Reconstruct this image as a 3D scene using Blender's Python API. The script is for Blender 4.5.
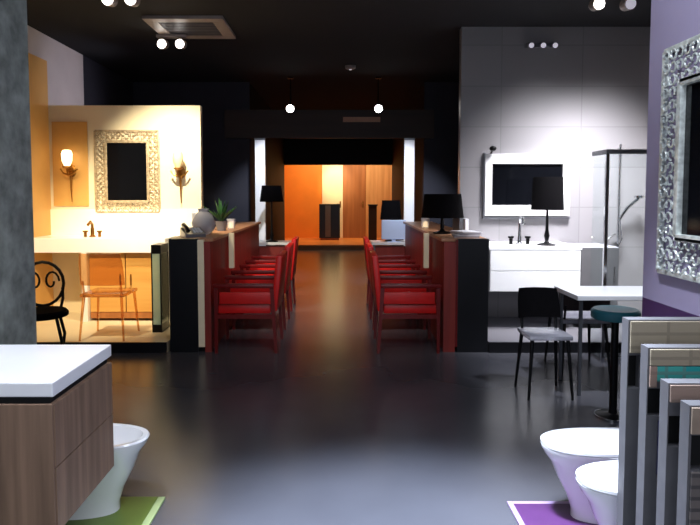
import bpy, bmesh, math, random
from mathutils import Vector, Matrix
PI = math.pi
random.seed(7)
SC = bpy.context.scene
COL = SC.collection
for o in list(bpy.data.objects): bpy.data.objects.remove(o)

# ------------------------------------------------------------ camera
cam_d = bpy.data.cameras.new('camera'); cam = bpy.data.objects.new('camera', cam_d); COL.objects.link(cam)
cam_d.sensor_fit = 'HORIZONTAL'; cam_d.sensor_width = 36.0; cam_d.lens = 620/700*36
PITCH = math.radians(3.5)
cam.location = (0, 0, 1.5); cam.rotation_euler = (PI/2-PITCH, 0, 0)
cam_d.shift_x = 10/700; cam_d.shift_y = -30.6/700
cam_d.clip_start = 0.05; cam_d.clip_end = 100
SC.camera = cam

# ------------------------------------------------------------ view and world
SC.view_settings.view_transform = 'Standard'; SC.view_settings.look = 'None'
SC.view_settings.exposure = 0.0; SC.view_settings.gamma = 1.0
SC.view_settings.use_curve_mapping = False
w = bpy.data.worlds.new('world'); SC.world = w; w.use_nodes = True
w.node_tree.nodes['Background'].inputs[0].default_value = (0.45, 0.55, 0.8, 1)
w.node_tree.nodes['Background'].inputs[1].default_value = 0.22

# ------------------------------------------------------------ room lights and added fill
def lamp(kind, name, loc, to, power, color, size=0.1, angle=60, blend=0.5, size_y=None):
    d = bpy.data.lights.new(name, kind); d.energy = power; d.color = color
    if kind == 'SPOT':
        d.spot_size = math.radians(angle); d.spot_blend = blend; d.shadow_soft_size = size
    elif kind == 'AREA':
        d.shape = 'RECTANGLE'; d.size = size; d.size_y = size_y or size
    else: d.shadow_soft_size = size
    o = bpy.data.objects.new(name, d); COL.objects.link(o); o.location = loc
    v = Vector(to)-Vector(loc)
    if v.length > 0: o.rotation_euler = v.to_track_quat('-Z', 'Y').to_euler()
    return o
WARM = (1.0, 0.74, 0.40); COOL = (0.84, 0.89, 1.0); AMBER = (1.0, 0.55, 0.16)
# lamps over the entrance, with fill added overhead and behind the camera
lamp('AREA', 'entrance_fill_light', (0.55, 1.75, 3.27), (0.55, 1.8, 0), 45, (0.78, 0.86, 1.0), 1.2, size_y=0.9)  # unseen overhead fill added to brighten the foreground
lamp('AREA', 'front_fill_light', (0.0, -1.3, 1.9), (0.0, 3.0, 1.0), 45, (0.84, 0.90, 1.0), 2.6, size_y=1.8)  # unseen fill added behind the camera for surfaces that face it
lamp('SPOT', 'entrance_spot_light', (0.3, 2.4, 3.2), (0.28, 2.25, 0), 2700, (0.70, 0.81, 1.0), 0.15, 52, 1.0)
lamp('SPOT', 'sanitary_light', (0.5, 2.2, 3.2), (1.25, 2.5, 0.4), 330, COOL, 0.08, 40, 0.7)
lamp('SPOT', 'vanity_light', (-1.25, 1.7, 3.2), (-1.25, 2.3, 0.85), 260, COOL, 0.08, 40, 0.7)
lamp('SPOT', 'mirror_light', (0.3, 1.9, 3.2), (1.5, 2.5, 2.7), 75, (0.90, 0.93, 1.0), 0.08, 60, 0.8)
# warm spots on the left bay
lamp('SPOT', 'bay_light', (-1.8, 5.9, 3.1), (-1.95, 7.3, 1.4), 520, (1.0, 0.87, 0.62), 0.05, 70, 0.9)
lamp('SPOT', 'bay_side_light', (-2.5, 4.6, 3.2), (-2.8, 7.1, 0.35), 620, (1.0, 0.80, 0.48), 0.05, 50, 0.9)
lamp('SPOT', 'bay_upper_light', (-2.0, 7.9, 2.6), (-3.43, 8.0, 2.7), 30, (0.85, 0.8, 0.95), 0.05, 90, 0.8)
# cool spots on the right bay
lamp('SPOT', 'wall_wash_light', (2.36, 5.85, 3.2), (2.3, 7.0, 1.05), 560, (0.97, 0.96, 1.0), 0.32, 78, 1.0)
lamp('SPOT', 'wall_wash_light', (2.75, 5.85, 3.2), (2.85, 7.0, 1.15), 760, (0.97, 0.96, 1.0), 0.32, 74, 1.0)
lamp('SPOT', 'counter_light', (2.0, 5.2, 3.15), (2.0, 6.25, 0.9), 420, (0.94, 0.95, 1.0), 0.05, 46, 0.8)
lamp('SPOT', 'table_light', (2.3, 4.0, 3.2), (2.25, 4.9, 0.75), 420, COOL, 0.05, 45, 0.8)
# desks
lamp('SPOT', 'aisle_light', (-0.15, 6.6, 3.2), (-0.15, 8.0, 0.5), 230, (1.0, 0.90, 0.84), 0.08, 80, 1.0)
lamp('SPOT', 'counter_end_fill', (-0.15, 3.6, 3.2), (-0.15, 6.2, 0.9), 90, (1.0, 0.90, 0.78), 0.08, 55, 0.9)  # unseen spot added to brighten counter ends and chair fronts
lamp('SPOT', 'left_post_light', (-0.9, 8.8, 3.2), (-1.25, 10, 1.6), 300, COOL, 0.05, 40, 0.9)
lamp('SPOT', 'right_post_light', (0.75, 8.6, 3.2), (1.05, 9.9, 1.5), 420, COOL, 0.05, 46, 0.9)
# amber showroom at the end
lamp('AREA', 'amber_room_light', (0, 18.2, 3.0), (0, 19.5, 0.6), 70, (1.0, 0.78, 0.52), 2.4, size_y=0.4)
lamp('SPOT', 'amber_door_light', (-0.2, 17.9, 2.8), (-0.1, 19.4, 1.9), 150, (1.0, 0.86, 0.62), 0.05, 40, 0.8)

# ------------------------------------------------------------ materials
def lin(c):
    return tuple((x/255/12.92 if x/255 <= .04045 else ((x/255+.055)/1.055)**2.4) for x in c)+(1,)
def M(name, c, rough=.5, metal=0, var=0.0, scale=8, spec=.5, emis=0, trans=0, alpha=1, coat=0, bump=0, ior=1.45):
    m = bpy.data.materials.new(name); m.use_nodes = True
    nt = m.node_tree; b = nt.nodes['Principled BSDF']
    L = lin(c); b.inputs['Base Color'].default_value = L
    b.inputs['Roughness'].default_value = rough; b.inputs['Metallic'].default_value = metal
    b.inputs['Specular IOR Level'].default_value = spec; b.inputs['IOR'].default_value = ior
    b.inputs['Transmission Weight'].default_value = trans; b.inputs['Alpha'].default_value = alpha
    b.inputs['Coat Weight'].default_value = coat
    if emis:
        b.inputs['Emission Color'].default_value = L; b.inputs['Emission Strength'].default_value = emis
    if var or bump:
        tc = nt.nodes.new('ShaderNodeTexCoord'); n = nt.nodes.new('ShaderNodeTexNoise')
        n.inputs['Scale'].default_value = scale; n.inputs['Detail'].default_value = 5
        nt.links.new(tc.outputs['Object'], n.inputs['Vector'])
        if var:
            r = nt.nodes.new('ShaderNodeValToRGB')
            r.color_ramp.elements[0].position = .3; r.color_ramp.elements[1].position = .7
            r.color_ramp.elements[0].color = tuple(x*(1-var) for x in L[:3])+(1,)
            r.color_ramp.elements[1].color = tuple(min(1, x*(1+var)) for x in L[:3])+(1,)
            nt.links.new(n.outputs['Fac'], r.inputs['Fac']); nt.links.new(r.outputs['Color'], b.inputs['Base Color'])
        if bump:
            bp = nt.nodes.new('ShaderNodeBump'); bp.inputs['Strength'].default_value = bump; bp.inputs['Distance'].default_value = .01
            nt.links.new(n.outputs['Fac'], bp.inputs['Height']); nt.links.new(bp.outputs['Normal'], b.inputs['Normal'])
    return m
def tile_mat(name, c, c2, mortar, w, h, rough=.25, var_axis='XZ', msize=.006, off=0.0):
    m = bpy.data.materials.new(name); m.use_nodes = True; nt = m.node_tree; b = nt.nodes['Principled BSDF']
    tc = nt.nodes.new('ShaderNodeTexCoord'); sp = nt.nodes.new('ShaderNodeSeparateXYZ'); cb = nt.nodes.new('ShaderNodeCombineXYZ')
    nt.links.new(tc.outputs['Object'], sp.inputs[0])
    nt.links.new(sp.outputs[var_axis[0]], cb.inputs['X']); nt.links.new(sp.outputs[var_axis[1]], cb.inputs['Y'])
    br = nt.nodes.new('ShaderNodeTexBrick'); br.offset = off
    br.inputs['Color1'].default_value = lin(c); br.inputs['Color2'].default_value = lin(c2); br.inputs['Mortar'].default_value = lin(mortar)
    br.inputs['Scale'].default_value = 1; br.inputs['Brick Width'].default_value = w; br.inputs['Row Height'].default_value = h
    br.inputs['Mortar Size'].default_value = msize
    nt.links.new(cb.outputs[0], br.inputs['Vector']); nt.links.new(br.outputs['Color'], b.inputs['Base Color'])
    b.inputs['Roughness'].default_value = rough
    return m
def wood_mat(name, c, c2, axis='Z', rough=.45, scale=14):
    m = bpy.data.materials.new(name); m.use_nodes = True; nt = m.node_tree; b = nt.nodes['Principled BSDF']
    tc = nt.nodes.new('ShaderNodeTexCoord'); mp = nt.nodes.new('ShaderNodeMapping')
    s = [scale, scale, scale]; s['XYZ'.index(axis)] = scale*.06; mp.inputs['Scale'].default_value = s
    n = nt.nodes.new('ShaderNodeTexNoise'); n.inputs['Scale'].default_value = 1.5; n.inputs['Detail'].default_value = 6
    r = nt.nodes.new('ShaderNodeValToRGB'); r.color_ramp.elements[0].position = .32; r.color_ramp.elements[1].position = .68
    r.color_ramp.elements[0].color = lin(c); r.color_ramp.elements[1].color = lin(c2)
    nt.links.new(tc.outputs['Object'], mp.inputs[0]); nt.links.new(mp.outputs[0], n.inputs['Vector'])
    nt.links.new(n.outputs['Fac'], r.inputs['Fac']); nt.links.new(r.outputs['Color'], b.inputs['Base Color'])
    b.inputs['Roughness'].default_value = rough
    return m
m_floor = M('polished_floor', (74, 74, 80), .25, var=.10, scale=1.5, spec=.38)
m_ceil = M('dark_ceiling', (19, 20, 25), .9, var=.1, scale=3)
m_dark = M('dark_wall', (46, 46, 56), .8, var=.1, scale=3)
m_hallwall = M('brown_black_wall', (40, 30, 28), .7, var=.15, scale=3)
m_pillar = M('mottled_stone', (112, 117, 112), .6, var=.42, scale=13, bump=.4)
m_bay = M('cream_plaster', (236, 222, 190), .6, var=.04, scale=3)
m_baywhite = M('white_plaster', (245, 238, 222), .5, var=.03, scale=3)
m_sidewall = M('warm_grey_wall', (216, 206, 200), .7, var=.05, scale=3)
m_rightwall = tile_mat('grey_wall_tile', (138, 135, 138), (131, 129, 132), (122, 120, 123), .9, .45, .3)
m_purple = M('purple_paint', (138, 130, 156), .55, var=.05, scale=4)
m_plum = M('dark_plum_paint', (58, 36, 74), .5, var=.08, scale=4)
m_header = wood_mat('dark_brown_wood', (36, 23, 19), (52, 33, 26), 'X', .6, 6)
m_orange = M('orange_paint', (236, 140, 44), .5, var=.06, scale=2)
m_tan = wood_mat('tan_wood', (196, 140, 84), (222, 168, 108), 'Z', .5, 7)
m_brown = wood_mat('brown_wood', (150, 92, 46), (176, 112, 60), 'Z', .5, 7)
m_cream = M('cream_lacquer', (244, 226, 180), .4, var=.03, scale=5)
m_orangefloor = M('orange_wood_floor', (232, 146, 70), .35, var=.1, scale=3)
m_white = M('white_lacquer', (240, 240, 242), .3, var=.02, scale=4, coat=.3)
m_ceramic = M('white_ceramic', (240, 240, 242), .12, var=.01, scale=4, coat=.6)
m_counter = M('white_solid_surface', (240, 240, 243), .3, var=.02, scale=5)
m_wood = wood_mat('taupe_oak_veneer', (110, 87, 71), (144, 115, 95), 'Z', .5, 16)
m_gold = wood_mat('golden_wood', (206, 150, 76), (226, 176, 100), 'X', .4, 6)
m_red = M('red_leather', (200, 26, 24), .38, var=.12, scale=9, bump=.1)
m_redframe = M('dark_red_lacquer', (104, 14, 14), .35, var=.1, scale=9)
m_redpanel = wood_mat('red_brown_panel', (122, 34, 28), (146, 46, 36), 'Z', .5, 8)
m_deskcream = M('lit_cream_edge', (250, 234, 200), .4, var=.03)  # cream raised to near white, the lit look put into the colour
m_desktop = M('tan_desk_top', (176, 128, 96), .4, var=.1, scale=6)
m_black = M('black_lacquer', (16, 16, 20), .35, var=.15, scale=5)
m_blackfab = M('black_fabric', (7, 6, 8), 1.0, var=.2, scale=40, spec=.1)
m_blackmet = M('black_metal', (22, 22, 24), .35, .6, var=.1)
m_glassblk = M('dark_mirror_glass', (9, 10, 14), .08, var=.1, scale=2, spec=.35)
m_silver = M('silver_leaf', (196, 202, 198), .4, .35, var=.35, scale=30)
m_creamsilver = M('champagne_leaf', (178, 160, 132), .45, .3, var=.35, scale=30)
m_chrome = M('chrome', (200, 202, 206), .15, 1, var=.03)
m_greymet = M('grey_metal', (120, 122, 128), .35, .7, var=.05)
m_glass = M('clear_glass', (240, 248, 248), .03, trans=1, var=.01, ior=1.05)
m_greenglass = M('green_glass', (196, 220, 200), .2, trans=.4, var=.05, ior=1.2)
m_acryl = M('amber_acrylic', (226, 176, 122), .08, trans=.88, var=.03, ior=1.1)
m_smoke = M('pale_acrylic', (205, 205, 215), .15, trans=.55, var=.03, ior=1.15)
m_lamp = M('lit_lamp', (255, 250, 245), .5, emis=14, var=0)
m_lampdim = M('dim_lamp', (230, 225, 240), .5, emis=.45)
m_lampwarm = M('warm_lamp', (255, 226, 170), .5, emis=4)
m_grille = M('cassette_grille', (150, 140, 134), .5, var=.1, scale=20)
m_brass = M('antique_brass', (150, 104, 44), .35, .8, var=.2, scale=20)
m_green = M('lime_board', (92, 112, 46), .45, var=.12, scale=8)
m_magenta = M('purple_board', (78, 42, 88), .45, var=.1, scale=8)
m_lilac = M('lilac_edge', (160, 136, 172), .45, var=.05, scale=8)
m_limeedge = M('pale_lime_edge', (160, 176, 122), .45, var=.05, scale=8)
m_boardgrey = M('grey_board_laminate', (98, 97, 100), .5, var=.08, scale=14)
m_tbeige = tile_mat('beige_tile', (160, 148, 126), (148, 136, 116), (140, 129, 110), .14, .05, .35)
m_tteal = tile_mat('teal_tile', (40, 150, 150), (84, 172, 156), (90, 140, 132), .06, .03, .25)
m_tpink = tile_mat('pink_beige_tile', (164, 138, 124), (150, 128, 116), (142, 122, 110), .12, .05, .35)
m_tgrey = tile_mat('grey_brown_tile', (118, 110, 106), (104, 98, 96), (84, 80, 80), .2, .035, .4)
m_tbeige2 = M('sand_tile', (140, 130, 112), .4, var=.12, scale=12)
m_tpink2 = M('rose_beige_tile', (156, 138, 122), .4, var=.16, scale=14)
m_tnavy = M('navy_tile', (38, 38, 84), .3, var=.1, scale=12)
m_slot = M('black_recess', (10, 10, 11), .8, var=.1)
m_teal = M('teal_lacquer', (36, 92, 104), .35, var=.1, scale=6)
m_leaf = M('green_leaf', (40, 82, 42), .5, var=.25, scale=14)
m_terra = M('grey_pot', (120, 120, 126), .5, var=.08)
m_paper = M('pale_paper', (206, 206, 212), .7, var=.05, scale=14)
m_paperblue = M('pale_blue_plastic', (186, 200, 228), .4, var=.03)
m_greyfab = M('grey_upholstery', (150, 148, 158), .8, var=.1, scale=30)
m_brownfab = M('brown_black_leather', (44, 32, 32), .5, var=.2, scale=20)

# ------------------------------------------------------------ mesh builder
class B:
    def __init__(s): s.bm = bmesh.new()
    def box(s, x0, x1, y0, y1, z0, z1, bev=0.0):
        v0 = len(s.bm.verts)
        r = bmesh.ops.create_cube(s.bm, size=1)
        for v in r['verts']:
            v.co = Vector((x0+(v.co.x+.5)*(x1-x0), y0+(v.co.y+.5)*(y1-y0), z0+(v.co.z+.5)*(z1-z0)))
        if bev:
            es = list({e for v in r['verts'] for e in v.link_edges})
            bmesh.ops.bevel(s.bm, geom=es, offset=bev, segments=2, affect='EDGES', profile=.6)
        return s
    def tube(s, pts, r, n=8, closed=False, r1=None):
        pts = [Vector(p) for p in pts]; rings = []
        N = len(pts); prev = None
        for i, p in enumerate(pts):
            a = pts[i-1] if (i > 0 or closed) else p
            b = pts[(i+1) % N] if (i < N-1 or closed) else p
            t = (b-a).normalized()
            if prev is None:
                u = t.orthogonal().normalized()
            else:
                u = (prev-t*prev.dot(t)).normalized()
            prev = u; q = t.cross(u)
            rr = r if r1 is None else r+(r1-r)*i/(N-1)
            rings.append([s.bm.verts.new(p+(u*math.cos(2*PI*k/n)+q*math.sin(2*PI*k/n))*rr) for k in range(n)])
        for i in range(N if closed else N-1):
            a, b = rings[i], rings[(i+1) % N]
            for k in range(n): s.bm.faces.new((a[k], a[(k+1) % n], b[(k+1) % n], b[k]))
        if not closed:
            s.bm.faces.new(rings[0][::-1]); s.bm.faces.new(rings[-1])
        return s
    def lathe(s, prof, n=24, c=(0, 0, 0)):
        c = Vector(c); rings = []
        for (r, z) in prof:
            rings.append([s.bm.verts.new(c+Vector((max(r, 1e-4)*math.cos(2*PI*k/n), max(r, 1e-4)*math.sin(2*PI*k/n), z))) for k in range(n)])
        for a, b in zip(rings, rings[1:]):
            for k in range(n): s.bm.faces.new((a[k], a[(k+1) % n], b[(k+1) % n], b[k]))
        s.bm.faces.new(rings[0][::-1]); s.bm.faces.new(rings[-1])
        return s
    def loft(s, rings, cap0=True, cap1=True):
        vr = [[s.bm.verts.new(p) for p in r] for r in rings]; n = len(vr[0])
        for a, b in zip(vr, vr[1:]):
            for k in range(n): s.bm.faces.new((a[k], a[(k+1) % n], b[(k+1) % n], b[k]))
        if cap0: s.bm.faces.new(vr[0][::-1])
        if cap1: s.bm.faces.new(vr[-1])
        return s
    def ball(s, c, r, sc=(1, 1, 1), rot=None, sub=2):
        mt = Matrix.Translation(c) @ (rot.to_4x4() if rot else Matrix()) @ Matrix.Diagonal((r*sc[0], r*sc[1], r*sc[2], 1))
        bmesh.ops.create_icosphere(s.bm, subdivisions=sub, radius=1, matrix=mt); return s
    def ring(s, c, R, r, axis='Y', n=16, m=6, arc=2*PI, a0=0, sx=1, sz=1):
        pts = []
        cl = arc >= 2*PI-1e-3
        for i in range(n if cl else n+1):
            a = a0+arc*i/n; u, v = R*math.cos(a)*sx, R*math.sin(a)*sz
            pts.append((c[0]+u, c[1], c[2]+v) if axis == 'Y' else ((c[0], c[1]+u, c[2]+v) if axis == 'X' else (c[0]+u, c[1]+v, c[2])))
        return s.tube(pts, r, m, cl)
    def xf(s, mat):
        bmesh.ops.transform(s.bm, matrix=mat, verts=s.bm.verts); return s
    def build(s, name, mat, parent=None, smooth=False, loc=None):
        bmesh.ops.recalc_face_normals(s.bm, faces=s.bm.faces)
        me = bpy.data.meshes.new(name); s.bm.to_mesh(me); s.bm.free()
        if smooth:
            for p in me.polygons: p.use_smooth = True
            try: me.set_sharp_from_angle(angle=math.radians(40))
            except Exception: pass
        me.materials.append(mat)
        o = bpy.data.objects.new(name, me); COL.objects.link(o)
        if parent: o.parent = parent
        if loc: o.location = loc
        return o
def tag(o, label, cat, group=None):
    o['label'] = label; o['category'] = cat
    if group: o['group'] = group
    return o
def thing(name, label, cat, loc=(0, 0, 0), rz=0, group=None):
    o = bpy.data.objects.new(name, None); COL.objects.link(o); o.empty_display_size = .1
    o.location = loc; o.rotation_euler = (0, 0, rz)
    return tag(o, label, cat, group)
def struct(name, b, mat):
    o = b.build(name, mat); o['kind'] = 'structure'; return o
def dup(root, loc, rz=None, label=None):
    r = root.copy(); COL.objects.link(r); r.location = loc
    if rz is not None: r.rotation_euler = (0, 0, rz)
    if label: r['label'] = label
    for ch in list(root.children):
        c = ch.copy(); COL.objects.link(c); c.parent = r
        for g in list(ch.children):
            d = g.copy(); COL.objects.link(d); d.parent = c
    return r

# ------------------------------------------------------------ setting
H = 3.35
struct('floor', B().box(-3.6, 3.7, -1.5, 16.7, -.1, 0), m_floor)
struct('floor_amber_room', B().box(-2.1, 2.1, 16.7, 19.6, -.1, .12), m_orangefloor)
struct('ceiling', B().box(-3.6, 3.7, -1.5, 19.7, H, H+.1), m_ceil)
struct('wall_left', B().box(-3.6, -3.43, -1.5, 8.4, 0, H), m_sidewall)
struct('wall_left_rear', B().box(-3.6, -3.43, 8.4, 10.4, 0, H), m_dark)
struct('wall_right', B().box(3.6, 3.7, -1.5, 10.4, 0, H), m_sidewall)
struct('wall_left_front', B().box(-1.66, -1.5, -1.5, 3.03, 0, H), m_pillar)
struct('wall_right_front', B().box(1.5, 1.66, -1.5, 3.05, .99, H), m_purple)
struct('wall_right_base', B().box(1.5, 1.66, -1.5, 3.05, 0, .99), m_plum)
struct('wall_left_bay', B().box(-3.43, -1.63, 7.3, 7.4, 0, 2.53), m_bay)
struct('wall_right_bay', B().box(1.35, 3.6, 7.0, 7.12, 0, H), m_rightwall)
struct('wall_back_left', B().box(-3.43, -1.5, 10.4, 10.5, 0, H), m_dark)
struct('wall_back_right', B().box(1.4, 3.6, 10.4, 10.5, 0, H), m_dark)
struct('wall_hall_left', B().box(-1.6, -1.5, 10.5, 16.7, 0, H), m_hallwall)
struct('wall_hall_right', B().box(1.4, 1.5, 10.5, 16.7, 0, H), m_hallwall)
struct('wall_hall_header', B().box(-1.5, 1.4, 16.7, 16.8, 2.28, H), m_hallwall)
struct('wall_amber_left', B().box(-2.1, -1.98, 16.8, 19.5, 0, H), m_orange)
struct('wall_amber_right', B().box(1.98, 2.1, 16.8, 19.5, 0, H), m_tan)
struct('wall_amber_back', B().box(-2.1, 2.1, 19.5, 19.62, 0, H), m_orange)
struct('wall_amber_front_left', B().box(-2.1, -1.5, 16.7, 16.8, 0, H), m_hallwall)
struct('wall_amber_front_right', B().box(1.4, 2.1, 16.7, 16.8, 0, H), m_hallwall)
# brown header over the hall entrance
struct('trim_1', B().box(-1.9, 1.55, 10.28, 10.4, 2.42, 2.88), m_header)
struct('trim_2', B().box(.05, .66, 10.26, 10.28, 2.68, 2.76), m_desktop)
# pale wall behind the counter of the left bay
struct('trim_3', B().box(-3.42, -1.64, 7.28, 7.3, .84, 1.32), m_baywhite)
struct('trim_4', B().box(-3.43, -3.40, 5.0, 7.3, .1, 3.04), M('golden_lit_plaster', (226, 176, 104), .6, var=.05, scale=3))  # golden colour stands in for warm bay light on the side wall
struct('trim_5', B().box(-3.36, -2.95, 7.285, 7.3, 1.36, 2.34), M('golden_panel', (214, 164, 92), .5, var=.08, scale=3))
# raised platforms of the two bays
struct('floor_left_bay', B().box(-3.43, -1.64, 5.8, 7.3, 0, .1), M('pale_platform', (222, 206, 176), .4, var=.05, scale=3))
struct('baseboard_left_bay', B().box(-3.43, -1.64, 5.78, 5.8, 0, .1), m_black)
struct('floor_right_bay', B().box(1.41, 3.6, 5.8, 7.0, 0, .1), M('grey_platform', (112, 110, 116), .35, var=.06, scale=3))
struct('baseboard_right_bay', B().box(1.41, 3.6, 5.78, 5.8, 0, .1), m_black)

# ------------------------------------------------------------ foreground: vanity on the left
v = thing('vanity_unit', 'wall hung taupe wood vanity with thick white worktop in the left foreground', 'vanity', (-.99, 2.1, 0))
B().box(-.535, 0, 0, .55, .8, .85, .004).build('worktop', m_counter, v)
B().box(-.535, -.015, .01, .54, .775, .8).build('shadow_gap', m_slot, v)
cb = B().box(-.535, -.004, 0, .548, .31, .775, .003).build('cabinet_body', m_wood, v)
d = B().box(-.004, .002, .006, .545, .55, .772, .001).build('drawer', m_wood, v)
B().box(-.004, .002, .006, .545, .314, .545, .001).build('drawer', m_wood, v)

# ------------------------------------------------------------ toilets
ZS = .86   # height of the bowls
def dring(z, xb, xf, hw, n=40, e=2.3):
    """D-shaped ring: flat back at xb, rounded front at xf (local +x is the front)"""
    pts = []; L = xf-xb; xm = xb+L*.42; z *= ZS
    for k in range(n):
        a = 2*PI*k/n; c, s_ = math.cos(a), math.sin(a)
        y = hw*math.copysign(abs(s_)**(2/e), s_)
        if c >= 0: x = xm+(xf-xm)*abs(c)**(2/e)
        else: x = xm-(xm-xb)*abs(c)**(2/5)
        pts.append(Vector((x, y, z)))
    return pts
def make_toilet(name, label, cat, loc, rz, lid=True, L=.55, hw=.17, group=None, base=.03):
    global ZS
    ZS = .87 if lid else .94
    t = thing(name, label, cat, loc, rz, group)
    b = B()
    rs = [dring(0, 0, L*.76, hw*.62), dring(.04, 0, L*.76, hw*.62), dring(.12, 0, L*.80, hw*.68), dring(.22, 0, L*.88, hw*.82),
          dring(.30, 0, L*.93, hw*.93), dring(.345, 0, L*.985, hw*.99), dring(.37, 0, L, hw)]
    if lid: b.loft(rs)
    else:
        rs += [dring(.378, .005, L-.006, hw-.006), dring(.376, .03, L-.03, hw-.028), dring(.33, .10, L-.055, hw-.045),
               dring(.25, .16, L-.12, hw-.08), dring(.22, .2, L-.2, hw-.12)]
        b.loft(rs)
    b.build('bowl', m_ceramic, t, True)
    if lid:
        B().loft([dring(.372, .01, L+.004, hw+.003), dring(.386, .01, L+.006, hw+.005), dring(.390, .012, L, hw)]).build('seat', m_ceramic, t, True)
        l = B().loft([dring(.394, .06, L+.006, hw+.004), dring(.408, .06, L+.006, hw+.004), dring(.416, .066, L-.004, hw-.006), dring(.420, .09, L-.04, hw-.04)]).build('lid', m_ceramic, t, True)
        for s_ in (-1, 1): B().tube([(.035, s_*.06, .358), (.035, s_*.10, .358)], .014, 10).build('hinge', m_chrome, t, True)
    else:
        tp = B().tube([(.06, 0, .335), (.06, 0, .40), (.075, 0, .425), (.14, 0, .41)], .014, 10).build('tap', m_chrome, t, True)
        B().tube([(.06, 0, .425), (.03, .03, .46)], .006, 8).build('tap_lever', m_chrome, tp, True)
    return t
make_toilet('bidet', 'white ceramic open bidet behind the wood vanity on the lime board', 'bidet', (-1.5, 2.85, .012), 0, lid=False, L=.60)
make_toilet('toilet', 'white toilet with closed lid, farther of the pair on the purple board', 'toilet', (1.5, 2.79, .012), PI, L=.565, hw=.15)
make_toilet('toilet', 'white toilet with closed lid, nearer one right beside the tile sample boards', 'toilet', (1.5, 2.42, .012), PI, L=.54, hw=.15)
g = thing('display_board', 'flat lime green floor board under the white bidet', 'floor board', (-1.5, 1.9, 0))
B().box(0, .605, 0, 1.07, 0, .012, .002).build('board', m_green, g)
B().box(.605, .64, 0, 1.07, 0, .012, .002).build('edging', m_limeedge, g)
g = thing('display_board', 'flat purple floor board under the white toilets', 'floor board', (.81, 2.27, 0))
B().box(.025, .69, 0, .63, 0, .012, .002).build('board', m_magenta, g)
B().box(0, .025, 0, .655, 0, .012, .002).build('edging', m_lilac, g)
B().box(.025, .69, .63, .655, 0, .012, .002).build('edging', m_lilac, g)

# ------------------------------------------------------------ tile sample boards
def tile_board(x, y, h, slot, tiles, label, wd=.45, ed=.045):
    t = thing('tile_sample_board', label, 'tile display', (x, y, 0), 0, 'tile sample boards in the right foreground')
    th = .05; sx0, sx1, sz0, sz1 = slot
    b = B()
    b.box(0, sx0, 0, th, 0, h); b.box(sx1, wd, 0, th, 0, h)
    b.box(sx0, sx1, 0, th, 0, sz0); b.box(sx0, sx1, 0, th, sz1, h)
    b.build('board', m_boardgrey, t)
    B().box(sx0, sx1, .03, th-.001, sz0, sz1).build('hand_slot', m_slot, t)
    for (x0, x1, z0, z1, m) in tiles:
        B().box(x0, x1, -.008, 0, z0, z1, .002).build('tile', m, t)
    return t
tile_board(1.035, 2.20, 1.05, (.004, .045, .80, .92), [(.006, .44, .93, 1.045, m_tbeige), (.05, .44, .70, .925, m_tbeige2)],
           'tallest tile sample board with plain beige tile, farthest back against the purple wall')
tile_board(1.035, 2.055, .985, (.004, .10, .75, .845), [(.006, .44, .925, .98, m_tbeige), (.03, .44, .870, .922, m_tteal), (.006, .03, .85, .922, m_tpink), (.105, .44, .84, .872, m_tpink), (.04, .10, .55, .735, m_tnavy), (.105, .44, .3, .835, m_tgrey)],
           'tile sample board with a teal tile strip and a navy tile')
tile_board(1.035, 1.92, .905, (.004, .07, .70, .80), [(.004, .44, .845, .90, m_tpink), (.075, .44, .805, .842, m_tbeige), (.075, .44, .3, .80, m_tgrey)],
           'tile sample board with pinkish top tile, between the teal strip board and the front board')
tile_board(1.035, 1.80, .875, (.008, .30, .68, .785), [(.004, .44, .79, .87, m_tpink2), (.008, .44, .25, .675, m_tgrey)],
           'lowest tile sample board with wide black slot above streaky grey tile, nearest the camera')

# ------------------------------------------------------------ ornate mirrors
def ornate_frame(W, Hh, bd, cell, depth, seed):
    """openwork frame in the XZ plane, facing -Y, centred on the origin"""
    rnd = random.Random(seed); b = B()
    w2, h2 = W/2, Hh/2
    for s_ in (-1, 1):
        b.box(s_*w2-.012, s_*w2+.012, -depth*.5, 0, -h2, h2, .004)
        b.box(s_*(w2-bd)-.016, s_*(w2-bd)+.016, -depth*.8, 0, -h2+bd, h2-bd, .005)
        b.box(-w2, w2, -depth*.5, 0, s_*h2-.012, s_*h2+.012, .004)
        b.box(-w2+bd, w2-bd, -depth*.8, 0, s_*(h2-bd)-.016, s_*(h2-bd)+.016, .005)
    nx, nz = int(round(W/cell)), int(round(Hh/cell))
    for i in range(nx):
        for j in range(nz):
            x = -w2+(i+.5)*W/nx; z = -h2+(j+.5)*Hh/nz
            if abs(x) < w2-bd and abs(z) < h2-bd: continue
            c = cell*.5
            b.ring((x, -depth*.45, z), c*.78, c*.2, 'Y', 10, 5, 1.6*PI, rnd.random()*6.28)
            a = rnd.random()*PI
            b.ball((x+c*.25*math.cos(a), -depth*.7, z+c*.25*math.sin(a)), c*.38, (1, .6, .7), Matrix.Rotation(-a, 3, 'Y'), 1)
            if rnd.random() < .6:
                b.ball((x+c*.8*math.cos(a+2), -depth*.6, z+c*.8*math.sin(a+2)), c*.3, (1.4, .6, .6), Matrix.Rotation(-a, 3, 'Y'), 1)
    return b
mr = thing('wall_mirror', 'silver openwork framed mirror on the purple wall', 'mirror', (1.499, 2.39, 1.645), -PI/2)
ornate_frame(.96, 1.0, .165, .055, .05, 3).build('mirror_frame', m_silver, mr, True)
B().box(-.33, .33, -.015, 0, -.345, .345).build('mirror_glass', m_glassblk, mr)
ib = B()
for s_ in (-1, 1):
    ib.box(s_*.32-.005, s_*.32+.005, -.03, 0, -.345, .345, .002); ib.box(-.32, .32, -.04, 0, s_*.34-.010, s_*.34+.010, .004)
ib.build('inner_moulding', m_white, mr)
mr = thing('wall_mirror', 'dark mirror in ornate champagne frame between two sconces in the lit left bay', 'mirror', (-2.49, 7.279, 1.76))
mr.location.y = 7.299
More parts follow.
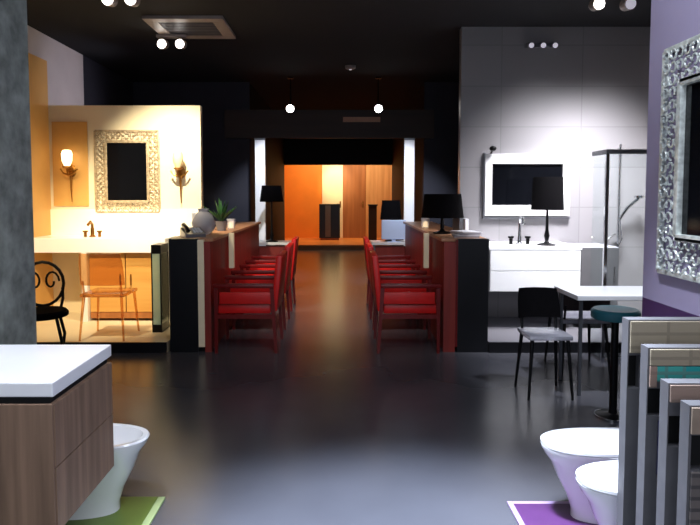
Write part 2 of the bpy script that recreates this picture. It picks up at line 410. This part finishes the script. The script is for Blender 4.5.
ornate_frame(.74, .95, .125, .062, .04, 5).build('mirror_frame', m_creamsilver, mr, True)
B().box(-.245, .245, -.02, 0, -.35, .35).build('mirror_glass', m_glassblk, mr)
# wide white framed mirror on the right
mr = thing('wall_mirror', 'wide dark mirror with flat white frame on the grey tiled wall', 'mirror', (2.095, 6.999, 1.60))
b = B(); b.box(-.475, -.395, -.06, 0, -.345, .345, .004); b.box(.395, .475, -.06, 0, -.345, .345, .004)
b.box(-.395, .395, -.06, 0, .235, .345, .004); b.box(-.395, .395, -.06, 0, -.345, -.225, .004); b.build('mirror_frame', m_white, mr)
B().box(-.40, .40, -.03, 0, -.23, .24).build('mirror_glass', m_glassblk, mr)
B().box(-.49, -.475, -.05, 0, -.36, .36).build('side_rail', m_greymet, mr)
B().box(-.49, .49, -.05, 0, -.375, -.36).build('bottom_rail', m_greymet, mr)
B().tube([(-.40, -.01, .36), (-.40, -.06, .38), (-.41, -.12, .41)], .012, 8).ball((-.41, -.13, .40), .04, (1, 1, .8)).build('clip_lamp', m_blackmet, mr, True)

# ------------------------------------------------------------ sconces in the left bay
def sconce(x, z, lit, label):
    t = thing('wall_sconce', label, 'sconce', (x, 7.284 if lit else 7.299, z), 0)
    B().ball((0, -.012, .0), .05, (1, .25, 1.5)).build('back_plate', m_brass, t, True)
    B().tube([(0, -.01, -.02), (0, -.08, -.05), (0, -.13, -.03), (0, -.14, .03)], .011, 8)\
        .tube([(-.1, -.09, .02), (-.06, -.1, -.03), (0, -.1, -.05), (.06, -.1, -.03), (.1, -.09, .02)], .01, 8)\
        .lathe([(.02, .02), (.05, .04), (.055, .05), (.02, .05)], 14, (0, -.14, 0)).build('arm', m_brass, t, True)
    B().tube([(0, -.04, -.05), (0, -.05, -.2), (0, -.035, -.36)], .016, 8, r1=.004).build('drop', m_brass, t, True)
    B().lathe([(.03, .05), (.055, .11), (.06, .19), (.045, .23), (.02, .235)], 16, (0, -.14, 0)).build('shade', m_lampwarm if lit else m_cream, t, True)
    return t
sconce(-3.13, 1.77, True, 'brass wall sconce with glowing shade left of the ornate mirror')
sconce(-1.86, 1.75, False, 'brass wall sconce with pale shade right of the ornate mirror')

# ------------------------------------------------------------ left bay furniture
c = thing('vanity_console', 'white vanity console with golden wood front under the ornate mirror', 'vanity', (-3.40, 6.72, .1))
B().box(0, 1.5, 0, .56, .76, .92, .006).build('worktop', m_white, c)
B().box(.58, .64, 0, .56, 0, .76, .004).build('side_panel', m_white, c)
B().box(1.44, 1.5, 0, .56, 0, .76, .004).build('side_panel', m_white, c)
for k in range(2):
    d = B().box(.645+k*.4, 1.035+k*.4, .06, .5, .1, .755, .004).build('cabinet_door', m_gold, c)
    B().tube([(.98-k*(-.0)+k*.12, .05, .40), (.98+k*.12, .05, .52)], .008, 8).build('handle', m_brass, d, True)
B().box(.645, 1.435, .06, .5, .03, .095).build('plinth', m_brown, c)
f = thing('faucet', 'small dark brass faucet on the white console in the left bay', 'faucet', (-2.78, 6.95, 1.02))
B().lathe([(.035, 0), (.035, .01), (.022, .02), (.02, .1)], 14).tube([(0, 0, .09), (0, 0, .14), (0, -.05, .17), (0, -.12, .14)], .016, 8).build('spout', m_brass, f, True)
for s_ in (-1, 1): B().lathe([(.018, 0), (.018, .05), (.03, .055), (.03, .07)], 10, (s_*.08, 0, 0)).build('tap_knob', m_brass, f, True)

def side_chair(label, loc, rz, ms, mb, ml, seat_h=.45, back_h=.84, wd=.42, group=None, name='side_chair'):
    t = thing(name, label, 'chair', loc, rz, group)   # local +y is the back
    w2 = wd/2
    B().box(-w2, w2, -w2, w2, seat_h-.035, seat_h, .012).build('seat', ms, t, True)
    rs = []
    b = B(); n = 9
    for th in (0, 1):
        pass
    prof = [(-w2+.0, w2-.03)]
    rings = []
    for i in range(7):
        z = seat_h+.08+(back_h-seat_h-.08)*i/6; y = w2-.02+.06*(i/6)
        ww = w2*(1-.10*(i/6)**3)
        rings.append([Vector((-ww, y-.03, z)), Vector((-ww*.5, y+.005, z)), Vector((0, y+.015, z)), Vector((ww*.5, y+.005, z)), Vector((ww, y-.03, z)),
                      Vector((ww, y-.012, z)), Vector((ww*.5, y+.025, z)), Vector((0, y+.035, z)), Vector((-ww*.5, y+.025, z)), Vector((-ww, y-.012, z))])
    b.loft(rings).build('backrest', mb, t, True)
    for s_ in (-1, 1):
        B().tube([(s_*(w2-.03), w2-.035, seat_h-.02), (s_*(w2-.03), w2-.01, seat_h+.12)], .011, 8).build('back_support', ml, t, True)
        B().tube([(s_*(w2-.03), -w2+.03, seat_h-.03), (s_*(w2), -w2-.005, 0)], .015, 8, r1=.010).build('leg', ml, t, True)
        B().tube([(s_*(w2-.03), w2-.03, seat_h-.03), (s_*(w2), w2+.02, 0)], .015, 8, r1=.010).build('leg', ml, t, True)
    return t
side_chair('amber see-through acrylic chair facing the white console', (-2.27, 6.06, .1), PI, m_acryl, m_acryl, m_acryl, wd=.42, name='acrylic_chair')
# black scroll chair
s = thing('scroll_chair', 'black wrought iron scroll back chair half hidden by the stone wall', 'chair', (-2.58, 5.3, 0), .35)
B().lathe([(.2, .44), (.22, .45), (.22, .48), (.2, .50), (.05, .51)], 20).build('seat', m_blackfab, s, True)
b = B()
b.ring((0, .20, .70), .17, .014, 'Y', 20, 8, sz=1.15)
for s_ in (-1, 1):
    sp = [(s_*(.07+.065*math.cos(a)*(1-a/9)), .20, .72+.10*math.sin(a)*(1-a/9)) for a in [k*.45 for k in range(15)]]
    b.tube(sp, .010, 6)
    b.tube([(s_*.14, .19, .47), (s_*.16, .20, .56), (s_*.16, .2, .66)], .013, 8)
b.build('backrest', m_blackmet, s, True)
for sx in (-1, 1):
    for sy in (-1, 1):
        B().tube([(sx*.13, sy*.13, .45), (sx*.17, sy*.17, .25), (sx*.15, sy*.15, .1), (sx*.19, sy*.19, 0)], .014, 8).build('leg', m_blackmet, s, True)
# slim glass case beside the desk
gc = thing('glass_display_case', 'slim upright dark framed green glass display case beside the left desk end', 'display case', (-1.90, 6.2, .1))
B().box(0, .1, 0, .28, 0, .08, .004).build('base', m_blackmet, gc)
B().box(0, .1, 0, .28, .80, .89, .004).build('cap', m_blackmet, gc)
for x in (0, .088):
    for y in (0, .268): B().box(x, x+.012, y, y+.012, .08, .80).build('corner_post', m_blackmet, gc)
B().box(.012, .088, .003, .010, .08, .80).build('glass_pane', m_greenglass, gc)
B().box(.012, .088, .270, .277, .08, .80).build('glass_pane', m_greenglass, gc)
B().box(.090, .097, .012, .268, .08, .80).build('side_pane', M('dark_green_glass', (44, 76, 62), .15, var=.1, scale=6), gc)
B().box(.012, .088, .012, .268, .46, .47).build('glass_shelf', m_greenglass, gc)

# ------------------------------------------------------------ desks
def desk(label, xo, s_, strip):
    """xo: aisle-side face; s_ +1 builds to the right"""
    t = thing('service_counter', label, 'desk', (xo, 5.8, 0))
    e0, e1 = (.12, .39) if strip else (.13, .42)
    def bx(b, a, c_, *r, bev=0): return b.box(min(a*s_, c_*s_), max(a*s_, c_*s_), *r, bev)
    bx(B(), e0, e1, 0, .06, 0, 1.08, bev=.004).build('end_panel', m_black, t)
    bx(B(), e0-.06 if strip else e0-.02, e0, 0, .05, .05, 1.07, bev=.003).build('edge_strip', m_deskcream if strip else m_redframe, t)
    bx(B(), 0, e0-.06 if strip else e0-.02, .01, .05, 0, 1.05).build('end_face', m_redpanel, t)
    bx(B(), .01, .05, .05, 3.6, 0, 1.05).build('front_panel', m_redpanel, t)
    bx(B(), e1-.07, e1, .06, 3.6, 0, 1.05).build('rear_panel', m_black, t)
    bx(B(), -.02, e1, .06, 3.62, 1.05, 1.08, bev=.004).build('worktop', m_desktop, t)
    bx(B(), -.075, -.02, .86, .92, .70, 1.08, bev=.003).build('divider_post', m_deskcream, t)
    return t
desk('long red brown service counter with cream edge strip, left of the aisle', -1.22, -1, True)
desk('long red brown service counter with black end panel, right of the aisle', .98, 1, False)

def red_chair(label, loc, rz):
    t = thing('red_armchair', label, 'chair', loc, rz, 'red armchairs along the aisle')   # local -y faces the desk
    B().box(-.27, .27, -.28, .24, .37, .46, .025).build('seat', m_red, t, True)
    b = B(); b.box(-.30, .30, .24, .30, .40, .93, .02)
    b.xf(Matrix.Translation((0, .25, .4)) @ Matrix.Rotation(-.10, 4, 'X') @ Matrix.Translation((0, -.25, -.4))); b.build('backrest', m_red, t, True)
    for s_ in (-1, 1):
        a = B().box(min(s_*.26, s_*.32), max(s_*.26, s_*.32), -.30, .27, .62, .66, .012).build('armrest', m_redframe, t, True)
        B().box(min(s_*.275, s_*.305), max(s_*.275, s_*.305), -.24, .24, .47, .58, .006).build('side_panel', m_red, a, True)
        B().tube([(s_*.29, -.27, .63), (s_*.29, -.275, 0)], .026, 4, r1=.019).build('leg', m_redframe, t)
        B().tube([(s_*.29, .25, .63), (s_*.29, .29, 0)], .026, 4, r1=.019).build('leg', m_redframe, t)
        B().box(min(s_*.28, s_*.30), max(s_*.28, s_*.30), -.26, .26, .33, .37).build('side_rail', m_redframe, t)
    return t
# back toward the aisle: left row faces -x, right row faces +x
c0 = red_chair('red leather armchair nearest the camera on the left side of the aisle', (-.89, 6.06, 0), -PI/2)
dup(c0, (-.90, 7.08, 0), -PI/2, 'middle red leather armchair on the left side of the aisle')
dup(c0, (-.91, 8.15, 0), -PI/2, 'farthest red leather armchair on the left side of the aisle')
dup(c0, (.65, 6.06, 0), PI/2, 'red leather armchair nearest the camera on the right side of the aisle')
dup(c0, (.66, 7.08, 0), PI/2, 'middle red leather armchair on the right side of the aisle')
dup(c0, (.665, 8.15, 0), PI/2, 'farthest red leather armchair on the right side of the aisle')


# ------------------------------------------------------------ things on the counters
def table_lamp(label, loc, r0, r1, sh, z0, base='disc', group=None):
    """z0: height of the lower shade rim over the foot"""
    t = thing('table_lamp', label, 'lamp', loc, 0, group)
    B().lathe([(.095, 0), (.095, .012), (.03, .03), (.016, .05)], 20).build('base', m_blackmet, t, True)
    B().lathe([(.016, .04), (.03, .10), (.017, .16), (.012, z0+.03)] if z0 > .2 else [(.016, .04), (.024, .07), (.012, z0+.03)], 14).build('stem', m_blackmet, t, True)
    n = 28
    def rg(r, z): return [Vector((r*math.cos(2*PI*k/n), r*math.sin(2*PI*k/n), z)) for k in range(n)]
    B().loft([rg(r0-.004, z0), rg(r0, z0), rg(r1, z0+sh), rg(r1-.004, z0+sh), rg(r0-.004, z0)], False, False).build('lamp_shade', m_blackfab, t, True)
    B().lathe([(.012, z0+.02), (.03, z0+.05), (.02, z0+.12)], 10).build('bulb', m_cream, t, True)
    return t
table_lamp('black table lamp with wide drum shade on the right service counter', (1.09, 6.6, 1.08), .225, .195, .25, .17)
# papers and boxes on the right counter
t = thing('paper_stack', 'stack of pale papers on the near end of the right service counter', 'papers', (1.24, 6.12, 1.08), .1)
for k in range(4): B().box(-.12+.008*k, .12-.005*k, -.15, .15, k*.014, k*.014+.012).xf(Matrix.Rotation(.12*k-.2, 4, 'Z')).build('sheet_pad', m_paper if k % 2 else m_greyfab, t)
def catalogue(label, loc, rz, m, h=.24, grp=None):
    t = thing('catalogue', label, 'catalogue', loc, rz, grp)
    B().box(-.02, .02, -.10, .10, 0, h, .003).build('cover', m, t)
    B().box(-.016, .016, -.098, .104, .005, h-.006).build('pages', m_paper, t)
    return t
catalogue('dark grey catalogue standing behind the papers on the right service counter', (1.30, 6.85, 1.08), .2, m_greymet, .16)
catalogue('pale catalogue standing beside the dark grey one on the right service counter', (1.365, 6.85, 1.08), .2, m_paper, .15)
def candle(label, loc):
    t = thing('glass_votive', label, 'candle light', loc)
    B().lathe([(.04, 0), (.045, .01), (.055, .12), (.05, .12), (.04, .02)], 16).build('glass_cup', m_smoke, t, True)
    B().lathe([(.03, .016), (.03, .07), (.012, .085)], 12).build('candle', m_lampwarm, t, True)
    return t
candle('small glowing glass votive on the left service counter', (-1.32, 7.5, 1.08))
candle('small glowing glass votive on the right service counter', (1.06, 7.7, 1.08))
def potted(label, loc, seed, h=.34, leaves=34):
    rnd = random.Random(seed)
    t = thing('potted_plant', label, 'plant', loc)
    B().lathe([(.05, 0), (.07, .10), (.074, .11), (.06, .11), (.055, .09)], 18).build('pot', m_terra, t, True)
    b = B()
    for k in range(leaves):
        a = rnd.random()*6.28; e = .75+rnd.random()*.75; L = h*(.45+.55*rnd.random())
        p = Vector((0, 0, .09)); dv = Vector((math.cos(a)*math.cos(e), math.sin(a)*math.cos(e), math.sin(e)))
        q = p+dv*L*.5; side = dv.cross(Vector((0, 0, 1))).normalized()*.022
        r = p+dv*L-Vector((0, 0, .04))
        up = Vector((0, 0, .002))
        v1 = [b.bm.verts.new(x) for x in (p, q+side, r, q-side)]
        v2 = [b.bm.verts.new(x+up+dv*.001) for x in (p, q+side, r, q-side)]
        b.bm.faces.new(v1); b.bm.faces.new(v2[::-1])
        for i in range(4): b.bm.faces.new((v1[i], v2[i], v2[(i+1) % 4], v1[(i+1) % 4]))
    b.build('leaves', m_leaf, t)
    return t
potted('small green potted plant on the left service counter', (-1.36, 7.1, 1.08), 4)
# grey vase, bowl and printer-like box on the left counter
t = thing('telephone', 'grey desk telephone on the near end of the left service counter', 'telephone', (-1.45, 6.1, 1.08), .5)
b = B(); b.loft([[Vector(p) for p in ((-.1, -.1, 0), (.1, -.1, 0), (.1, .1, 0), (-.1, .1, 0))], [Vector(p) for p in ((-.1, -.1, .03), (.1, -.1, .03), (.1, .1, .09), (-.1, .1, .09))]]); b.build('body', m_greymet, t)
B().tube([(-.07, -.09, .06), (-.075, -.06, .085), (-.075, .06, .115), (-.07, .09, .11)], .022, 10).build('handset', m_blackmet, t, True)
b = B()
for i in range(3):
    for j in range(4): b.box(-.01+i*.032, .014+i*.032, -.06+j*.034, -.036+j*.034, .04+j*.009, .056+j*.010)
b.build('keypad', m_paper, t)
t = thing('glass_vase', 'round grey glass vase behind the telephone on the left service counter', 'vase', (-1.42, 6.45, 1.08))
B().lathe([(.06, 0), (.11, .05), (.125, .12), (.09, .2), (.05, .24), (.06, .27), (.055, .27), (.045, .24), (.08, .2), (.115, .12), (.1, .05), (.02, .02)], 24).build('vase', m_smoke, t, True)
catalogue('grey catalogue standing beside the green plant on the left service counter', (-1.52, 6.82, 1.08), .4, m_greymet, .25)
catalogue('pale catalogue standing between the vase and the grey catalogue on the left service counter', (-1.56, 6.62, 1.08), .25, m_paper, .22)

# ------------------------------------------------------------ far end of the aisle: posts, white desks
def post(label, x):
    t = thing('display_post', label, 'post', (x, 10.0, 0))
    B().box(-.08, .08, -.04, .04, 0, 2.36, .004).build('post', m_white, t)
    B().box(-.10, .10, -.06, .06, 0, .03, .003).build('foot', m_greymet, t)
    B().box(-.085, .085, -.045, .045, 2.36, 2.39, .003).build('cap', m_greymet, t)
post('tall white display post left of the far hall entrance', -1.28)
post('tall white display post right of the far hall entrance', 1.11)
def far_desk(label, x0, x1):
    t = thing('side_desk', label, 'desk', (x0, 9.45, 0)); L = x1-x0
    B().box(0, L, 0, .45, .72, .76, .004).build('desk_top', m_white, t)
    for x in (.02, L-.06):
        for y in (.02, .39): B().box(x, x+.04, y, y+.04, 0, .72).build('leg', m_greymet, t)
    B().box(.06, L-.06, .05, .07, .3, .70).build('modesty_panel', m_redpanel, t)
far_desk('white topped side desk left of the aisle by the white post', -1.38, -.72)
far_desk('white topped side desk right of the aisle by the white post', .48, 1.24)
table_lamp('black table lamp with tall stem on the left white topped side desk', (-1.06, 9.62, .76), .185, .15, .25, .62)
table_lamp('black table lamp behind the pale monitor on the right white topped side desk', (.80, 9.75, .76), .17, .14, .3, .34)
t = thing('computer_monitor', 'pale blue grey computer monitor seen from behind on the right side desk', 'monitor', (.83, 9.55, .76))
B().box(-.19, .19, -.02, .02, .04, .34, .012).build('casing', m_paperblue, t)
B().box(-.17, .17, .02, .022, .07, .32).build('screen', m_glassblk, t)
B().box(-.03, .03, -.01, .03, .006, .06).build('neck', m_paperblue, t)
B().box(-.1, .1, -.06, .08, 0, .008, .002).build('foot', m_paperblue, t)

# ------------------------------------------------------------ amber showroom at the end of the hall
def display_door(label, x0, x1, m, y=19.46, hm=m_brass):
    t = thing('display_door', label, 'door', (x0, y, .12)); L = x1-x0
    B().box(0, L, 0, .035, 0, 2.65, .004).build('door_leaf', m, t)
    h = B().box(L-.1, L-.06, -.008, 0, .95, 1.15).build('handle_plate', hm, t)
    B().tube([(L-.08, -.01, 1.07), (L-.08, -.045, 1.07), (L-.19, -.045, 1.07)], .009, 8).build('handle', hm, h, True)
display_door('cream door leaf standing at the back of the amber showroom', -.56, .09, m_cream)
display_door('brown wooden door leaf right of the cream door in the amber showroom', .10, .80, m_brown)
display_door('tan wooden door leaf at the right end of the amber showroom', .81, 1.75, m_tan)
t = thing('dark_cabinet', 'dark cabinet with a grey centre strip in front of the cream door', 'cabinet', (-.62, 18.5, .12))
B().box(0, .62, 0, .4, .06, 1.08, .005).build('body', m_black, t)
B().box(.18, .34, -.012, 0, .1, 1.04, .003).build('centre_strip', m_boardgrey, t)
B().box(.03, .59, .03, .37, 0, .06).build('plinth', m_brown, t)
t = thing('dark_pedestal', 'narrow dark pedestal in front of the right doors in the amber showroom', 'pedestal', (.86, 18.5, .12))
B().box(0, .24, 0, .24, 0, 1.03, .004).build('shaft', m_hallwall, t)
B().box(-.02, .26, -.02, .26, 1.03, 1.07, .004).build('top', m_black, t)

# ------------------------------------------------------------ right bay
t = thing('wall_vanity', 'bright white wall hung drawer vanity under the wide white framed mirror', 'vanity', (1.53, 6.3, 0))
B().box(0, .93, .01, .69, .50, .93, .004).build('cabinet_body', m_white, t)
B().box(-.01, .94, -.005, .70, .93, .965, .004).build('worktop', m_counter, t)
for k in range(2):
    d = B().box(.004, .926, -.006, .01, .505+.212*k, .71+.212*k, .003).build('drawer', m_white, t)
table_lamp('black drum shade table lamp on the white drawer vanity before the wide mirror', (2.16, 6.46, .965), .165, .15, .34, .37)
f = thing('faucet', 'tall curved chrome faucet on the white drawer vanity beside the black lamp', 'faucet', (1.92, 6.62, .965))
B().lathe([(.035, 0), (.035, .012), (.022, .02), (.02, .08)], 14).tube([(0, 0, .05), (0, 0, .22), (.0, -.02, .27), (0, -.07, .295), (0, -.13, .27), (0, -.15, .22)], .016, 10).build('spout', m_chrome, f, True)
for s_ in (-1, 1): B().lathe([(.02, 0), (.02, .06), (.032, .065), (.032, .085)], 10, (s_*.09, 0, 0)).build('tap_knob', m_blackmet, f, True)
t = thing('side_cabinet', 'grey low cabinet to the right of the white drawer vanity', 'cabinet', (2.49, 6.4, 0))
B().box(0, .40, 0, .55, .16, .95, .004).build('cabinet_body', m_greyfab, t)
d = B().box(.005, .395, -.016, 0, .165, .945, .003).build('door', m_boardgrey, t)
B().tube([(.35, -.02, .6), (.35, -.02, .75)], .007, 8).build('handle', m_chrome, d, True)
B().box(.02, .38, .03, .52, .1, .16).build('plinth', m_black, t)
# shower screen
t = thing('shower_screen', 'glass shower screen with dark top rail before the right end of the grey wall', 'shower', (2.33, 5.45, 0))
B().box(0, 1.1, 0, .03, 1.85, 1.89, .003).build('top_rail', m_greymet, t)
B().box(0, .03, 0, .03, 0, 1.85, .003).build('corner_post', m_chrome, t)
B().box(.03, 1.07, 0, .03, 0, .04, .003).build('bottom_rail', m_greymet, t)
B().box(1.07, 1.1, 0, .03, 0, 1.85, .003).build('corner_post', m_greymet, t)
B().box(.03, 1.07, .011, .019, .04, 1.85).build('glass_pane', m_glass, t)
B().box(.011, .019, .03, .30, .02, 1.85).build('glass_pane', m_glass, t)
B().box(0, .03, .03, .32, 1.85, 1.89, .003).build('side_rail', m_greymet, t)
t = thing('hand_shower', 'chrome hand shower with curved hose on a riser behind the glass screen', 'shower head', (3.12, 6.999, .9))
B().tube([(0, -.06, 0), (0, -.06, 1.15)], .012, 10).tube([(0, 0, .05), (0, -.06, .05)], .012, 8).tube([(0, 0, 1.1), (0, -.06, 1.1)], .012, 8).build('riser_rail', m_chrome, t, True)
B().tube([(0, -.09, .32), (.06, -.14, .45), (.16, -.2, .56)], .018, 10).lathe([(.02, 0), (.06, .01), (.06, .03), (.02, .04)], 16, (.16, -.21, .55)).build('shower_handle', m_chrome, t, True)
B().tube([(0, -.09, .32), (.03, -.1, .1), (-.08, -.11, -.1), (-.16, -.1, -.05), (-.12, -.08, .1), (-.03, -.05, .15)], .009, 8).build('hose', m_chrome, t, True)

# white table, chairs and the teal stool
t = thing('white_table', 'slim white table with thin grey legs in the right bay', 'table', (1.74, 4.5, 0))
B().box(0, .95, 0, .50, .72, .755, .004).build('table_top', m_white, t)
for x in (.03, .88):
    for y in (.03, .43): B().box(x, x+.022, y, y+.022, 0, .72).build('leg', m_greymet, t)
side_chair('black chair with pale grey seat at the left end of the white table', (1.535, 4.60, 0), 0.0, m_smoke, m_blackfab, m_blackmet, seat_h=.47, back_h=.77, wd=.32)
side_chair('low dark brown chair standing behind the white table, its back to the camera', (2.04, 5.28, 0), PI, m_greyfab, m_brownfab, m_blackmet, seat_h=.46, back_h=.72, wd=.40)
t = thing('pedestal_stool', 'black pedestal stool with teal top beside the tile sample boards', 'stool', (1.84, 4.10, 0))
B().lathe([(.11, 0), (.11, .012), (.03, .03), (.026, .05), (.024, .68)], 20).build('pedestal', m_blackmet, t, True)
B().lathe([(.118, 0), (.118, .014), (.111, .014), (.111, 0)], 24).build('foot_ring', m_chrome, t, True)
B().lathe([(.10, .66), (.15, .67), (.155, .68), (.155, .72), (.14, .735)], 24).build('stool_top', m_teal, t, True)

# ------------------------------------------------------------ ceiling fittings
t = thing('ceiling_cassette', 'square grey air conditioning cassette in the dark ceiling', 'air conditioner', (-1.64, 6.98, 3.35))
b = B(); s0, s1 = .42, .29
for (x0, x1, y0, y1) in ((-s0, s0, -s0, -s1), (-s0, s0, s1, s0), (-s0, -s1, -s1, s1), (s1, s0, -s1, s1)): b.box(x0, x1, y0, y1, -.035, 0, .004)
b.build('surround', m_grille, t)
b = B()
for k in range(9): b.box(-.285, .285, -.28+k*.065, -.25+k*.065, -.03, -.012)
b.build('grille', m_boardgrey, t)
B().box(-s1, s1, -s1, s1, -.010, -.002).build('recess', m_slot, t)
def twin_spot(label, loc, lit=(1, 1), rz=0, gap=.17, r=.055):
    t = thing('twin_spotlight', label, 'spotlight', loc, rz)
    B().box(-gap, gap, -.04, .04, -.03, 0, .004).build('track', m_grille, t)
    for i, s_ in enumerate((-1, 1)):
        h = B().tube([(s_*gap*.6, 0, -.03), (s_*gap*.6, 0, -.07)], .012, 8).tube([(s_*gap*.6, .06, -.09), (s_*gap*.6, -.05, -.11)], r, 16).build('lamp_head', m_grille, t, True)
        B().tube([(s_*gap*.6, -.051, -.1102), (s_*gap*.6, -.058, -.1115)], r*.86, 16).build('lens', m_lamp if lit[i] else m_lampdim, h)
    return t
twin_spot('lit twin spotlight hanging below the ceiling cassette', (-1.92, 7.2, 3.31))
B_ = B().tube([(-1.92, 7.2, 3.31), (-1.92, 7.2, 3.35)], .02, 10)
st = B_.xf(Matrix.Translation((1.92, -7.2, -3.31))).build('ceiling_rose', m_grille, [o for o in COL.objects if o.name.startswith('twin_spotlight')][-1])
twin_spot('lit twin spotlight on the ceiling at the top left edge of the picture', (-1.98, 5.72, 3.35))
twin_spot('lit twin spotlight on the ceiling in front of the grey tiled wall', (2.52, 5.85, 3.35), (1, 0), gap=.24)
def pendant_spot(label, x):
    t = thing('drop_spotlight', label, 'spotlight', (x, 10.0, 3.35))
    B().lathe([(.05, -.02), (.05, 0)], 14).tube([(0, 0, 0), (0, 0, -.42)], .010, 8).build('drop_rod', m_blackmet, t, True)
    B().tube([(0, .07, -.47), (0, -.07, -.50)], .070, 18).build('lamp_head', m_blackmet, t, True)
    B().tube([(0, -.071, -.5002), (0, -.08, -.502)], .060, 18).build('lens', m_lamp, t)
pendant_spot('lit drop spotlight above the left side of the hall header', -.79)
pendant_spot('lit drop spotlight above the right side of the hall header', .61)
t = thing('smoke_detector', 'small grey smoke detector in the middle of the dark ceiling', 'smoke detector', (.15, 9.1, 3.35))
B().lathe([(.05, -.05), (.075, -.035), (.08, 0)], 18).build('housing', m_grille, t, True)
B().lathe([(.02, -.058), (.02, -.048)], 10).build('sensor', m_lampdim, t, True)
t = thing('wall_glow_bar', 'bar of three dim glowing heads high on the grey tiled wall', 'spotlight', (2.22, 7.0, 3.14))  # short bar carrying three dimly glowing heads
B().box(-.17, .17, -.05, 0, -.02, .02, .003).build('bar', m_greymet, t)
for k in (-1, 0, 1):
    h = B().tube([(k*.13, -.05, 0), (k*.13, -.12, -.02)], .034, 12).build('lamp_head', m_greymet, t, True)
    B().tube([(k*.13, -.121, -.0203), (k*.13, -.126, -.0215)], .028, 12).build('lens', m_lampdim, h)
# unseen panel added as a fitting for the overhead fill
t = thing('ceiling_fill_panel', 'unseen white ceiling fill panel added over the entrance', 'ceiling light', (.55, 1.75, 3.35))
b = B()
for (x0, x1, y0, y1) in ((-.66, .66, -.51, -.46), (-.66, .66, .46, .51), (-.66, -.61, -.46, .46), (.61, .66, -.46, .46)): b.box(x0, x1, y0, y1, -.06, 0, .003)
b.build('frame', m_grille, t)
B().box(-.61, .61, -.46, .46, -.05, -.04).build('diffuser', m_lampdim, t)
